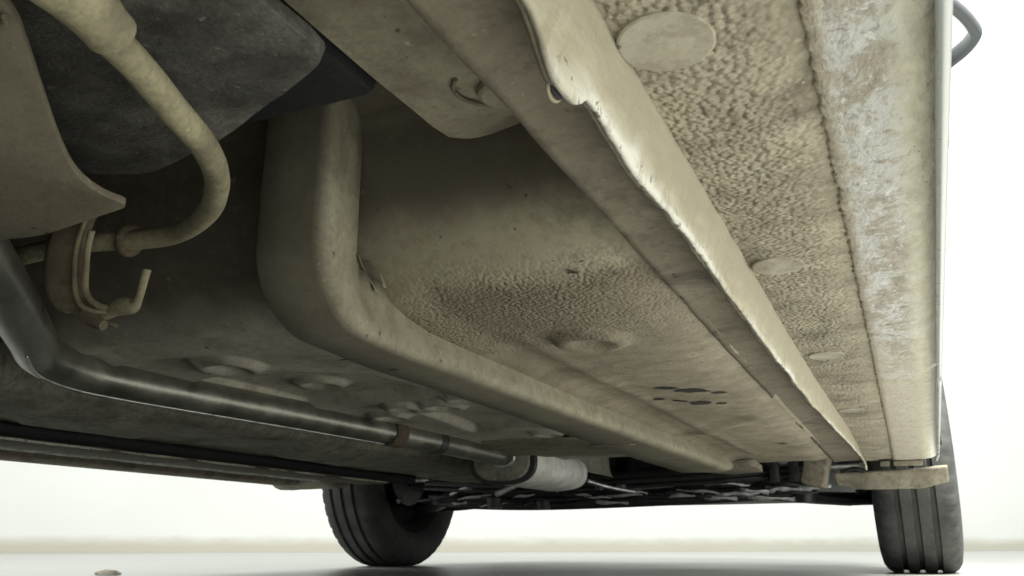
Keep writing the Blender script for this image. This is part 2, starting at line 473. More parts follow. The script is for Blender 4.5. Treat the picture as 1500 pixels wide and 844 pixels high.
# ---- sill: the stone-chip coated bottom panel between weld flange and skirt
def sill_z(x, y): return .166 + .0022 * math.sin((x + .072) / .06 * math.pi) * -1 + .0008 * nz(x * 20, y * 6) - .012 * sm(1.25, 1.85, y) + H
ys = [-.45 + .012 * i for i in range(190)]
ys = [y for y in ys if y < 1.80]
def flange_top(y): return -.0722 + .0085 * sm(.8, 1.6, y)
rows = [[(lerp(flange_top(y) - .002, -.004, u), y, sill_z(lerp(flange_top(y), -.004, u), y)) for u in frange(0, 1, 22)] for y in ys]
sill = sheet('sill', rows, M['sill'], car, .0012, None, -1)
for (px, py, r) in ((-.0560, .2525, .0175), (-.0545, .520, .0165), (-.050, .806, .0165), (-.050, 1.17, .016)):
    bm = bmesh.new()
    prof = [(0, -.0009), (.5, -.0009), (.78, -.0009), (.86, -.0012), (.94, -.0013), (.985, -.0008), (1.0, .0012)]
    rings = []
    for rr, dz in prof[1:]:
        rings.append([bm.verts.new((px + r * rr * math.cos(a) * .96, py + r * rr * math.sin(a) * 1.06, sill_z(px, py) + dz - .0009)) for a in [2 * math.pi * k / 40 for k in range(40)]])
    c = bm.verts.new((px, py, sill_z(px, py) + prof[0][1] - .0009))
    for k in range(40): bm.faces.new((c, rings[0][k], rings[0][(k + 1) % 40]))
    for a, b in zip(rings, rings[1:]):
        for k in range(40): bm.faces.new((a[k], a[(k + 1) % 40], b[(k + 1) % 40], b[k]))
    from_bm('plug', bm, M['plug'], sill)

# ---- weld flange: two spot-welded sheets hanging below the sill
def fl_bot(y):
    b = .1398
    b += .0055 * sm(.206, .186, y) - .0090 * (sm(.192, .213, y) - sm(.224, .240, y)) - .003 * (sm(.25, .29, y) - sm(.30, .36, y))
    b += .0012 * nz(y * 14, 2) + .0012 * nz(y * 48, 5) + .0008 * nz(y * 130, 1) + .0005 * nz(y * 290, 1) - .0012 * max(0, nz(y * 75, 33) - .25)
    b += .002 * sm(.6, .95, y) + .0015 * sm(1.45, 1.66, y) - .0120 * math.exp(-((y - 1.765) / .012) ** 2)
    return b + H
def fl_x(y): return -.0806 + .0014 * nz(y * 11, 8) + .0195 * sm(.8, 1.7, y)
ysf = [-.2 + .0035 * i for i in range(570)]
ysf = [y for y in ysf if y < 1.782]
rows = []
for y in ysf:
    xb, zb = fl_x(y), fl_bot(y); xt = flange_top(y); zt = sill_z(xt, y) + .001
    rows.append([(lerp(xb, xt, sm(0, 1, u) * .4 + u * .6) + .0006 * nz(y * 40, u * 6, 3), y, lerp(zb, zt, u)) for u in frange(0, 1, 9)])
fl = sheet('weld_flange', rows, M['cream'], car, .0022, None, 0)
rows = []                                # the inner sheet peeps out below the outer one here and there
for y in ysf:
    xb, zb = fl_x(y) - .0028, fl_bot(y) + .0016 + .0016 * nz(y * 25, 40) + .0008 * nz(y * 130, 7)
    rows.append([(lerp(xb, flange_top(y) - .006, u), y, lerp(zb, .169 + H, u)) for u in frange(0, 1, 5)])
sheet('inner_flange', rows, M['inner'], car, .0016, None, 0)
# open weld eyelet on the flange
tube('eyelet', [(-.0836 + .0012 * math.cos(a), .2185 + .0050 * math.sin(a), .1335 + H + .0028 * math.cos(a)) for a in frange(0, 2 * math.pi, 15)], .0007, M['rail'], fl, seg=8, n=2)
bm = bmesh.new(); bmesh.ops.create_uvsphere(bm, u_segments=14, v_segments=8, radius=1); bmesh.ops.scale(bm, vec=(.0012, .0055, .0024), verts=bm.verts)
bmesh.ops.translate(bm, vec=(-.0834, .2185, .1335 + H), verts=bm.verts); from_bm('eyelet_hole', bm, M['void'], fl)

# ---- inner sill: brown slope from the flange up to the floor seam
def seam_x(y): return -.1125 - .004 * sm(.2, .8, y) + .0012 * nz(y * 18, 5)
rows = []
for y in [-.2 + .02 * i for i in range(102)]:
    if y > 1.80: continue
    xs = seam_x(y)
    rows.append([(lerp(fl_x(y) - .003, xs - .003, u), y, H + lerp(.150, .1515, u) + .010 * math.sin(u * math.pi * .5) * (1 - u) * .8 + .0006 * nz(u * 8, y * 25)) for u in frange(0, 1, 10)])
sheet('inner_sill', rows, M['inner'], car, .0015, None, 0)

pts = [(seam_x(y) - .0022, y, H + .1520) for y in frange(.40, 1.74, 130)]
tube('seam_dark_line', pts, lambda t: .0009 + .0005 * nz(t * 60, 4), M['chip'], car, seg=8, n=2)  # dark bead standing in for the shadow gap along the floor seam

# ---- side skirt: painted strip from the crease round to the door bottom
def sk_out(y): return .0328 + .0237 * (y - .293)
def sk_in(y): return -.0126 + .0009 * nz(y * 40, 11) + .0014 * nz(y * 140, 3) + .0020 * nz(y * 420, 9)
ysk = [-.2 + .0016 * i for i in range(1240)]
ysk = [y for y in ysk if y < 1.81]
rows = []
for y in ysk:
    xi, xo = sk_in(y), sk_out(y) - .010 * sm(1.76, 1.815, y) ** 2
    end = sm(1.765, 1.812, y)
    z0 = .1625 + .0004 * nz(y * 120, 4) + .010 * end * end - .0135 * sm(1.25, 1.85, y)
    base = [(xi + .0016, z0 + .0065), (xi, z0 + .0012), (xi + .0012, z0 - .0004), (xi + .006, z0 - .0008), (lerp(xi, xo, .35), z0 - .0010), (lerp(xi, xo, .60), z0 - .0004),
            (lerp(xi, xo, .80), z0 + .0012), (lerp(xi, xo, .91), z0 + .0048), (lerp(xi, xo, .975), z0 + .0105), (xo, z0 + .019), (xo + .0005, z0 + .035), (xo - .001, z0 + .055), (xo - .006, z0 + .066)]
    rows.append([(x + (.0006 * nz(y * 70, x * 70) if i > 2 else 0), y, z + H + (.0005 * nz(y * 60, x * 60, 2) if 2 < i < 9 else 0)) for i, (x, z) in enumerate(base)])
skirt = sheet('side_skirt', rows, M['skirt'], car, 0, None)
# closed front end of the skirt
rows = [[(lerp(-.011, sk_out(1.80) - .010, u), 1.807 + .012 * math.sin(v * 1.5), H + lerp(.1610, .229, v)) for u in frange(0, 1, 6)] for v in frange(0, 1, 5)]
sheet('end_cap', rows, M['skirt'], skirt, .001)

# ---- floor pan with heel board
def yz(s):      # profile along the car: rear floor, heel board, main floor, toe board
    P = YZP
    n = len(P) - 1; t = s * n; i = min(int(t), n - 1); f = t - i
    return lerp(P[i][0], P[i + 1][0], f), lerp(P[i][1], P[i + 1][1], f)
key = [(-.45, 0, .263), (.28, 0, .262), (.380, 0, .261), (.400, 0, .250), (.406, 0, .225), (.414, 0, .197), (.430, 0, .174), (.452, 0, .159), (.485, 0, .1505), (.54, 0, .1475), (.7, 0, .1465), (1.0, 0, .1465), (1.3, 0, .147), (1.6, 0, .1475), (1.72, 0, .150), (1.78, 0, .157)]
YZP = [(p.x, p.z) for p in catmull(key, 10)]
# refine long stretches
ref = []
for a, b in zip(YZP, YZP[1:]):
    m = max(1, int(math.hypot(a[0] - b[0], a[1] - b[1]) / .0055))
    for k in range(m): ref.append((lerp(a[0], b[0], k / m), lerp(a[1], b[1], k / m)))
ref.append(YZP[-1]); YZP = ref

def ridge(x, y, ax, ay, bx, by, w, h):
    dx, dy = bx - ax, by - ay; L2 = dx * dx + dy * dy
    t = max(0, min(1, ((x - ax) * dx + (y - ay) * dy) / L2))
    d = math.hypot(x - ax - t * dx, y - ay - t * dy)
    return -h * max(0, 1 - d / w)
def dimple(x, y, cx, cy, r, h):
    d = math.hypot(x - cx, y - cy) / r
    return -h * (sm(1.35, 1.05, d) * sm(.55, .85, d)) + h * .5 * sm(.6, .3, d) if d < 1.4 else 0
def floor_dz(x, y):
    z = .0012 * nz(x * 14, y * 7) + .0016 * nz(x * 5, y * 4, 4)
    if y > .45:
        z += .006 * sm(-.15, -.113, x) - .007 * sm(-.262, -.290, x)                                   # climbs to the sill seam
        z += dimple(x, y, -.2, .59, .023, .0055)
        z += ridge(x, y, -.245, .56, -.225, 1.5, .012, .0022) + ridge(x, y, -.15, 1.05, -.26, 1.2, .02, .003)
        z += ridge(x, y, -.14, 1.35, -.26, 1.34, .02, .0025)
        z += ridge(x, y, -.13, .52, -.13, 1.6, .009, .0012)
    else:
        f = sm(.45, .36, y)
        z += .004 * f * nz(x * 9, 3)
    return z
rows = []
for (y, z) in YZP:
    rows.append([(x, y, H + z + floor_dz(x, y)) for x in frange(-.305, -.113, 42)])
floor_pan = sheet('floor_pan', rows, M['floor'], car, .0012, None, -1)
# left bay of the floor, between rail and tunnel
def tri_in(x, y, poly, soft=.006):       # 1 inside a convex polygon, falling to 0 over a pressed edge
    m_ = 1e9; cx = sum(p[0] for p in poly) / len(poly); cy = sum(p[1] for p in poly) / len(poly)
    for a, b in zip(poly, poly[1:] + poly[:1]):
        nx, ny = b[1] - a[1], a[0] - b[0]; L = math.hypot(nx, ny)
        d0 = ((cx - a[0]) * nx + (cy - a[1]) * ny)
        d = ((x - a[0]) * nx + (y - a[1]) * ny) / L * (1 if d0 > 0 else -1)
        m_ = min(m_, d)
    return sm(0, soft, m_)
def floorL_dz(x, y):
    z = .0015 * nz(x * 14, y * 9, 5)
    z += ridge(x, y, -.60, .468, -.345, .474, .016, .007) + ridge(x, y, -.60, .505, -.345, .528, .013, .005)
    z += .011 * tri_in(x, y, ((-.432, .655), (-.415, .768), (-.60, .775), (-.60, .600), (-.50, .606)))
    z += .011 * tri_in(x, y, ((-.515, .885), (-.415, .850), (-.40, .90), (-.420, 1.045), (-.535, 1.06)))
    z += .010 * tri_in(x, y, ((-.36, 1.08), (-.42, 1.12), (-.56, 1.13), (-.56, 1.20), (-.36, 1.22)))
    for cx, cy, r_ in ((-.53, .706, .022), (-.519, .561, .024), (-.408, .79, .020), (-.454, .827, .022), (-.50, .817, .018), (-.55, .872, .02), (-.44, 1.10, .02)): z += dimple(x, y, cx, cy, r_, .006)
    z -= .006 * sm(-.56, -.62, x) * sm(.4, .46, y)
    return z
rows = []
for (y, z) in YZP:
    if y > 1.5: continue
    rows.append([(x, y, H + z + .002 + floorL_dz(x, y)) for x in frange(-.62, -.30, 120)])
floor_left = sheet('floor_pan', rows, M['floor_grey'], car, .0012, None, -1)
# plug set in the floor
bm = bmesh.new(); bmesh.ops.create_cone(bm, cap_ends=True, segments=32, radius1=.0145, radius2=.0135, depth=.002)
bmesh.ops.translate(bm, vec=(-.2, .59, H + .1470), verts=bm.verts)
from_bm('plug', bm, M['plug'], floor_pan)

# side member panel of the rear floor with its drain hole
poly = [(-.098, -.3), (-.2, -.3), (-.2005, .30), (-.1985, .392), (-.160, .408), (-.150, .416), (-.098, .418)]
sm_panel = plate('side_member', poly, lambda x, y: H + .205 + .0015 * nz(x * 20, y * 20) + .012 * sm(.33, .392, y) * sm(-.205, -.16, x) + .016 * sm(.35, .405, y), .062, M['side_member'], car, r=[.003, .003, .01, .012, .006, .006, .003], bev=.003)
def disc(name, c, r, mat, parent, ring=.0018, seg=32):
    bm = bmesh.new(); rs = []
    for rr, dz in ((.01, .0004), (.62, .0004), (.72, -.0002), (.86, -.0012), (1.0, -.0004), (1.05, .002)):
        rs.append([bm.verts.new((c[0] + r * rr * math.cos(2 * math.pi * k / seg), c[1] + r * rr * math.sin(2 * math.pi * k / seg), c[2] + dz)) for k in range(seg)])
    for a, b in zip(rs, rs[1:]):
        for k in range(seg): bm.faces.new((a[k], a[(k + 1) % seg], b[(k + 1) % seg], b[k]))
    bm.faces.new(rs[0])
    return from_bm(name, bm, mat, parent)
disc('drain_cap', (-.151, .328, H + .2035), .0125, M['rail'], sm_panel)
bm = bmesh.new(); bmesh.ops.create_circle(bm, cap_ends=True, segments=6, radius=.0035)
bmesh.ops.translate(bm, vec=(-.149, .331, H + .2024), verts=bm.verts); from_bm('drain_slot', bm, M['void'], sm_panel)
tube('rim_bead', [(-.1555 + .017 * math.cos(a), .321 + .017 * math.sin(a), H + .2050) for a in frange(1.9, 4.0, 9)], .0011, M['inner'], sm_panel, seg=8, n=3)

# ragged bead of sealer between side member and inner sill
pts = [(seam_x(y) + .001 + .0022 * nz(y * 70, 1), y, H + .1665 + .03 * sm(.36, .3, y)) for y in frange(-.1, .40, 60)]
# overlap strip that closes the sill against the rear floor
rows = [[(lerp(-.0975, -.1150 - .0015 * nz(y * 55, 3), u), y, H + lerp(.1560, .2035, u ** 1.2)) for u in frange(0, 1, 8)] for y in frange(-.3, .455, 130)]
sheet('rear_sill_wall', rows, M['inner'], car, .0014)

# ---- frame rail
def rail_path():
    pts = []
    for z in frange(.275, .165, 8): pts.append((.360, z, 0, -1, 0))
    R = .052
    for a in frange(0, math.pi / 2, 12)[1:]:
        pts.append((.360 + R - R * math.cos(a), .165 - (.165 - .118) / 1.0 * math.sin(a), 0, -math.cos(a), -math.sin(a)))
    for y in frange(.44, 1.56, 48): pts.append((y, .118 + .0005 * nz(y * 9, 1) + .006 * sm(1.50, 1.57, y), 0, 0, -1))
    return pts
rows = []
for (y, z, _, ny, nz_) in rail_path():
    L = lerp(-.3245, -.337, sm(.36, .52, y)) - .018 * sm(.6, 1.3, y)
    Rt = lerp(-.2755, -.2850, sm(.36, .46, y)) + .0155 * sm(.5, 1.5, y)
    dep = .036
    W = Rt - L
    prof = [(0, dep + .004), (0, dep * .5), (.0003, .008), (.0016, .0020), (.0042, .0002), (W * .4, 0), (W * .845, 0), (W * .90, .0006), (W * .945, .0020), (W * .975, .0042), (W * .985, .0072), (W * .975, .0115), (W * .945, .018), (W * .895, .027), (W * .85, dep + .006)]
    rows.append([(L + a + .0006 * nz(y * 30, a * 50), y - ny * b, H + z - nz_ * b + .0006 * nz(y * 25, a * 60, 5)) for a, b in prof])
rail = sheet('frame_rail', rows, M['rail_mud_shade'], car, .0015, None, 0)
at = rail.data.attributes.new('mud_shade', 'FLOAT', 'POINT')  # mud plus painted shade on the rail's face and underside
nc = len(rows[0])
for k in range(len(rail.data.vertices)):
    j_ = k % nc; y_ = rail.data.vertices[k].co.y
    w_ = 1.0 if j_ <= 5 else {6: .95, 7: .55, 8: .15}.get(j_, 0.0)
    at.data[k].value = w_ * (1 - .35 * sm(.8, 1.3, y_)) * (.8 + .5 * nz(y_ * 9, j_ * .3))
# blunt front end of the rail
rows = [[(lerp(-.354, -.276, u), 1.559 + .05 * v * v, H + lerp(.124 + .006 * abs(u - .4), .150, v)) for u in frange(0, 1, 8)] for v in frange(0, 1, 6)]
sheet('rail_nose', rows, M['rail'], rail, .0015)
# drain slots, joint and bolt on the rail
for (x, y, lx, ly) in ((-.330, .462, .004, .0016), (-.318, .505, .0045, .0018), (-.335, .93, .008, .002)):
    bm = bmesh.new(); bmesh.ops.create_circle(bm, cap_ends=True, segments=14, radius=1)
    bmesh.ops.scale(bm, vec=(lx, ly, 1), verts=bm.verts); bmesh.ops.translate(bm, vec=(x, y, H + .1168), verts=bm.verts)
    from_bm('drain_slot', bm, M['void'], rail)
tube('weld_bead', [(-.352, 1.02, H + .1172), (-.315, 1.024, H + .1168), (-.290, 1.027, H + .128), (-.281, 1.03, H + .147)], .0014, M['inner'], rail, seg=8, n=5)
bm = bmesh.new(); bmesh.ops.create_cone(bm, cap_ends=True, segments=6, radius1=.005, radius2=.0045, depth=.007)
bmesh.ops.translate(bm, vec=(-.301, 1.035, H + .1205), verts=bm.verts); from_bm('bolt', bm, M['alu'], rail, False)
# torn flakes of coating where rail and heel board meet
for k, (a, b, c) in enumerate((((-.297, .424, .239), (-.293, .426, .227), (-.285, .430, .213)), ((-.292, .428, .234), (-.285, .430, .226), (-.281, .432, .216)), ((-.301, .426, .229), (-.299, .427, .221), (-.296, .430, .214)))):
    P = catmull([a, b, c], 6)
    rows = [[(p.x - .0003, p.y + .003, p.z), (p.x + .0013 * math.sin(i / len(P) * 3), p.y - .0015, p.z - .0004)] for i, p in enumerate(P)]
    sheet('torn_flake', rows, M['rail'], rail, .0005)
# ragged sealer lump in that corner
pts = [(-.300, .432, .2085), (-.296, .445, .2065), (-.296, .465, .2075), (-.2975, .488, .2085), (-.298, .515, .2095)]
tube('sealer_bead', pts, lambda t: .0042 * (1 - t * .75) + .001 * nz(t * 14, 2), M['rail'], rail, seg=10, n=8, wob=.0014)

# ---- tunnel and far half of the floor
prof = [(-.615, .147), (-.622, .160), (-.630, .21), (-.66, .262), (-.71, .268), (-.765, .25), (-.795, .20), (-.806, .162), (-.815, .150), (-.84, .147), (-.90, .145), (-.96, .1455), (-1.02, .147)]
pp = [(p.x, p.z) for p in catmull([(a, 0, b) for a, b in prof], 4)]
rows = [[(x, y, H + z + .003 * nz(x * 8, y * 5) - .008 * sm(.1, .5, math.sin(y * 13 + x * 9)) * sm(-.815, -.85, x) * sm(-1.0, -.95, x)) for x, z in pp] for y in frange(-.4, 1.95, 200)]
sheet('tunnel', rows, M['tunnel'], car, .0012, None, 0)
# far rail with a black strip along its inner side
prof = [(-1.012, .150), (-1.0125, .140), (-1.0135, .131), (-1.0165, .1285)]
black_sheet = sheet('rail_side_strip', [[(x, y, H + z + .001 * nz(x * 20, y * 11)) for x, z in prof] for y in frange(-.4, 1.72, 60)], M['black'], car, .002)
prof = [(-1.0175, .150), (-1.0175, .1285), (-1.019, .1262), (-1.024, .1250), (-1.06, .1246), (-1.098, .1250), (-1.104, .1275), (-1.108, .150)]
far_rail = sheet('frame_rail', [[(x, y, H + z + .0006 * nz(x * 20, y * 25)) for x, z in prof] for y in frange(-.4, 1.62, 90)], M['inner'], car, .0015)
yy = -.3
random.seed(5)
while yy < 1.45:                            # pale pieces painting a highlight along the rail's lower edge
    L_ = random.uniform(.05, .22)
    tube('edge_highlight', [(-1.0185, y, H + .1258) for y in frange(yy, yy + L_, 6)], lambda t: .0004 + .0016 * math.sin(t * math.pi) ** .5, M['cream'], far_rail, seg=8, n=3, wob=.0006)
    yy += L_ + random.uniform(.01, .05)
# far floor, sill and skirt
prof = [(-1.11, .147), (-1.2, .146), (-1.262, .15), (-1.285, .158)]
sheet('floor_pan', [[(x, y, H + z) for x, z in prof] for y in frange(-.4, 1.75, 30)], M['tunnel'], car, .0012)
rows = []
for y in frange(-.4, 1.74, 160):
    b = .1425 + .0012 * nz(y * 12, 20) + .0008 * nz(y * 50, 2)
    rows.append([(-1.2865, y, H + .1585), (-1.2885, y, H + b + .008), (-1.2890, y, H + b), (-1.2965, y, H + b + .0005), (-1.2975, y, H + b + .010), (-1.298, y, H + .1615)])
sheet('weld_flange', rows, M['paleplate'], car, .001)
rows = []
for y in frange(-.4, 1.73, 90):
    o_ = 2 * CX - sk_out(y) + .006
    rows.append([(-1.298, y, H + .1615), (-1.345, y, H + .1600), (-1.3455, y, H + .1405), (-1.352, y, H + .1355 + .0006 * nz(y * 30, 3)), (-1.375, y, H + .1335), (-1.388, y, H + .1365), (o_ + .006, y, H + .145), (o_, y, H + .16), (o_, y, H + .23)])
sheet('side_skirt', rows, M['inner'], car, .001)
sheet('front_lip', [[(x, 1.74 + .10 * u, H + .150 - .030 * u * (1 - u) * 2 + .004 * nz(x * 30, u * 5)) for x in frange(-1.44, -1.27, 8)] for u in frange(0, 1, 6)], M['deflector'], car, .012)

# cover that closes the car above the floor (black undercoated inside)
bm = bmesh.new(); box(bm, (CX, .55, .345), (1.30, 2.4, .03)); from_bm('floor_cover', bm, M['void'], car, False)
bm = bmesh.new(); box(bm, (CX, 2.35, .62), (1.14, 1.2, .04)); from_bm('engine_bay_cover', bm, M['void'], car, False)

# unseen rear: added box, axle beam and bumper block light from behind the camera
bm = bmesh.new(); box(bm, (CX, -.86, .27), (1.2, .46, .18), None, .03); from_bm('rear_light_block', bm, M['black'], car)
tube('unseen_rear_axle', [(-1.31, -.555, .274), (CX, -.555, .25), (-.06, -.555, .274)], .04, M['grease'], car, seg=20)
boxpart('unseen_rear_bumper', (CX, -1.14, .34), (1.44, .12, .36), M['body'], car, None, .04)

# ---- dark tank shield
def shz(x, y): return H + .166 + .05 * (y - .2) + .002 * nz(x * 30, y * 30) + .0008 * nz(x * 80, y * 80)
poly = [(-.1705, .2200), (-.232, .2480), (-.312, .2735), (-.345, .256), (-.30, .203), (-.245, .150), (-.225, .05), (-.155, .05), (-.168, .178)]
tank = plate('tank_shield', poly, shz, .006, M['shield'], car, r=[.013, .01, .012, .012, .01, .01, .01, .01, .03], bev=.0015, jit=.0002)
# scuffed rim of the shield
# black tank body above the shield
bm = bmesh.new(); box(bm, (-.330, .125, H + .233), (.245, .37, .055), None, .008); from_bm('fuel_tank', bm, M['black'], car)

# ---- tan dusted muffler at the near left
poly = [(-.218, .120), (-.2255, .1405), (-.285, .203), (-.3065, .2285), (-.315, .2500), (-.312, .2640), (-.347, .2690), (-.386, .2740), (-.41, .2665), (-.55, .29), (-.55, .0), (-.235, .0)]
muf = plate('muffler', poly, lambda x, y: H + .150 + .015 * max(0, (x + .31)) - .02 * max(0, -.34 - x), .0035, M['tan'], car, r=[.01, .01, .02, .02, .012, .008, .03, .02, .02, .02, .01, .01], bev=.0012)
tube('seam', [(-.2265, .1385, H + .1492), (-.2330, .1400, H + .1492), (-.26, .1300, H + .1490)], .0011, M['hose'], muf, seg=8)

# ---- hose
hp = [(-.1850, .100, .142), (-.1940, .130, .144), (-.2046, .165, .145), (-.216, .193, .145), (-.2305, .225, .146), (-.2553, .258, .150), (-.2940, .2935, .155), (-.338, .318, .159), (-.370, .3195, .160), (-.3935, .3125, .160), (-.43, .311, .160), (-.475, .3155, .160), (-.56, .335, .160)]
hose = tube('hose', [(x, y, z + H) for x, y, z in hp], lambda t: .0054, M['hose'], car, seg=22, n=14, wob=.00015)
tube('hose_sleeve', [(-.160, .070, .1440 + H), (-.181, .105, .144 + H), (-.1905, .134, .1445 + H), (-.1985, .152, .1448 + H)], lambda t: .0135 - .0058 * sm(.1, .95, t), M['hose'], hose, seg=22, n=8, wob=.0006)

# ---- exhaust
ep = [(-.30, .12, .158), (-.40, .235, .153), (-.475, .318, .147), (-.545, .392, .140), (-.583, .432, .1365), (-.603, .478, .1350), (-.607, .53, .1345), (-.605, .62, .1350), (-.600, .78, .1360), (-.594, .93, .1362), (-.592, 1.12, .137), (-.600, 1.28, .1375)]
pipe = tube('exhaust_pipe', [(x, y, z + H) for x, y, z in ep], .0158, M['pipe'], car, seg=28, n=12)
def ring(name, y, r, w, mat, parent, x=-.594, z=.1365):
    prof = [(-w / 2, r - .004), (-w / 2, r - .0006), (-w / 2 + .0008, r), (w / 2 - .0008, r), (w / 2, r - .0006), (w / 2, r - .004)]
    bm = bmesh.new(); rs = []
    for k in range(32):
        a = 2 * math.pi * k / 32
        rs.append([bm.verts.new((x + math.cos(a) * rr, y + ax, z + H + math.sin(a) * rr)) for ax, rr in prof])
    for k in range(32):
        a, b = rs[k], rs[(k + 1) % 32]
        for i in range(len(prof)): bm.faces.new((a[i], a[(i + 1) % len(prof)], b[(i + 1) % len(prof)], b[i]))
    return from_bm(name, bm, mat, parent)
ring('pipe_clamp', .948, .0180, .028, M['rust'], pipe)
ring('pipe_clamp', 1.06, .0172, .02, M['grease'], pipe, -.592)
# bottom weld seam of the pressed pipe half shells
sp = catmull([(x, y, z + H - .0158) for x, y, z in ep[3:10]], 12)
sheet('weld_seam', [[(p.x - .0016, p.y, p.z + .0006), (p.x - .0002, p.y, p.z - .0012), (p.x + .0014, p.y, p.z + .0004)] for p in sp], M['alu'], pipe, .0006)
# catalytic converter
def oval(name, pts, rx, rz, mat, parent, seg=36):
    bm = bmesh.new(); rs = []
    for (x, y, z, s) in pts:
        rs.append([bm.verts.new((x + math.copysign(abs(math.cos(2 * math.pi * k / seg)) ** .75, math.cos(2 * math.pi * k / seg)) * rx * s, y, z + H + math.copysign(abs(math.sin(2 * math.pi * k / seg)) ** .85, math.sin(2 * math.pi * k / seg)) * rz * s)) for k in range(seg)])
    for a, b in zip(rs, rs[1:]):
        for k in range(seg): bm.faces.new((a[k], a[(k + 1) % seg], b[(k + 1) % seg], b[k]))
    bm.faces.new(rs[0]); bm.faces.new(rs[-1])
    return from_bm(name, bm, mat, parent)
conv = oval('catalytic_converter', [(-.622, 1.352, .134, .80), (-.622, 1.354, .134, .93), (-.622, 1.36, .134, .98), (-.622, 1.45, .134, .98), (-.622, 1.60, .134, .96), (-.622, 1.64, .134, .85), (-.622, 1.67, .134, .55), (-.622, 1.70, .134, .35)], .060, .038, M['silver'], car)
oval('end_cap', [(-.622, 1.338, .134, .55), (-.622, 1.340, .134, .84), (-.622, 1.346, .134, .90), (-.622, 1.352, .134, .90)], .060, .038, M['tunnel'], conv)
oval('end_rim', [(-.622, 1.344, .134, .93), (-.622, 1.344, .134, 1.03), (-.622, 1.356, .134, 1.03), (-.622, 1.356, .134, .93)], .060, .038, M['grease'], conv)
tube('inlet_ring', [(-.617 + .021 * math.cos(a), 1.337, H + .141 + .016 * math.sin(a)) for a in frange(math.pi, 2 * math.pi, 9)], .0036, M['alu'], conv, seg=10, n=3)
tube('heat_sensor', [(-.62, 1.40, H + .098), (-.64, 1.395, H + .088), (-.655, 1.39, H + .082)], .005, M['alu'], conv, seg=8)
tube('stay_rod', [(-.57, 1.64, H + .118), (-.54, 1.68, H + .108), (-.50, 1.72, H + .100)], .004, M['alu'], conv, seg=8)
# rounded heat shield lobe over the converter
poly = [(-.64, 1.15), (-.45, 1.16), (-.36, 1.22), (-.37, 1.36), (-.46, 1.44), (-.60, 1.40), (-.655, 1.28)]
plate('heat_shield', poly, lambda x, y: H + .1470 - .006 * math.sin(max(0, min(1, (y - 1.15) / .3)) * math.pi), .0025, M['rail'], car, r=.06, bev=.0008)

# ---- exhaust hanger: strap loop and hook rod
def hs(p, k=.905): return (p[0] * k, p[1] * k, H + (p[2] - H) * k)
sp_ = catmull([hs(p) for p in [(-.428, .330, .262), (-.432, .327, .244), (-.4345, .327, .230), (-.4350, .328, .214), (-.4310, .329, .199), (-.4240, .331, .1895), (-.410, .336, .1865)]], 6)
hang = sheet('exhaust_hanger', [[(p.x + a * .0098, p.y - .0022 * (1 - a * a) + .004 * a, p.z - .004 * a * sm(.21, .19, p.z)) for a in frange(-1, 1, 7)] for p in sp_], M['strap'], car, .0025)
tube('strap_edge', [hs(p) for p in [(-.4200, .327, .252), (-.4220, .325, .240), (-.4240, .325, .228), (-.4240, .326, .212), (-.4195, .327, .197), (-.412, .329, .1905), (-.400, .334, .1885)]], .0013, M['hose'], hang, seg=10, n=8, wob=.0003)
tube('strap', [hs(p) for p in [(-.410, .322, .236), (-.4155, .326, .226), (-.4160, .327, .212), (-.4145, .328, .200), (-.407, .331, .1930), (-.397, .335, .1905)]], .0017, M['hose'], hang, seg=12, n=8, wob=.0005)
hk = [(-.416, .334, .1855), (-.404, .336, .1885), (-.393, .336, .1920), (-.384, .336, .1905), (-.3805, .336, .197), (-.3785, .336, .207), (-.378, .336, .2115)]
tube('hook_rod', [hs(p) for p in hk], lambda t: .0021 + .0030 * math.exp(-((t - .36) / .14) ** 2), M['hose'], hang, seg=14, n=8, wob=.0014)
tube('weld_lump', [hs(p) for p in [(-.416, .332, .190), (-.408, .332, .1845), (-.402, .333, .181)]], lambda t: .0048 - .002 * t, M['strap'], hang, seg=12, n=6, wob=.0016)
tube('pipe_band', [(-.3740 + .002 * math.sin(a), .3185 + .0068 * math.cos(a), H + .160 + .0068 * math.sin(a)) for a in frange(0, 2 * math.pi, 13)], .0024, M['rust'], hang, seg=10, n=3)

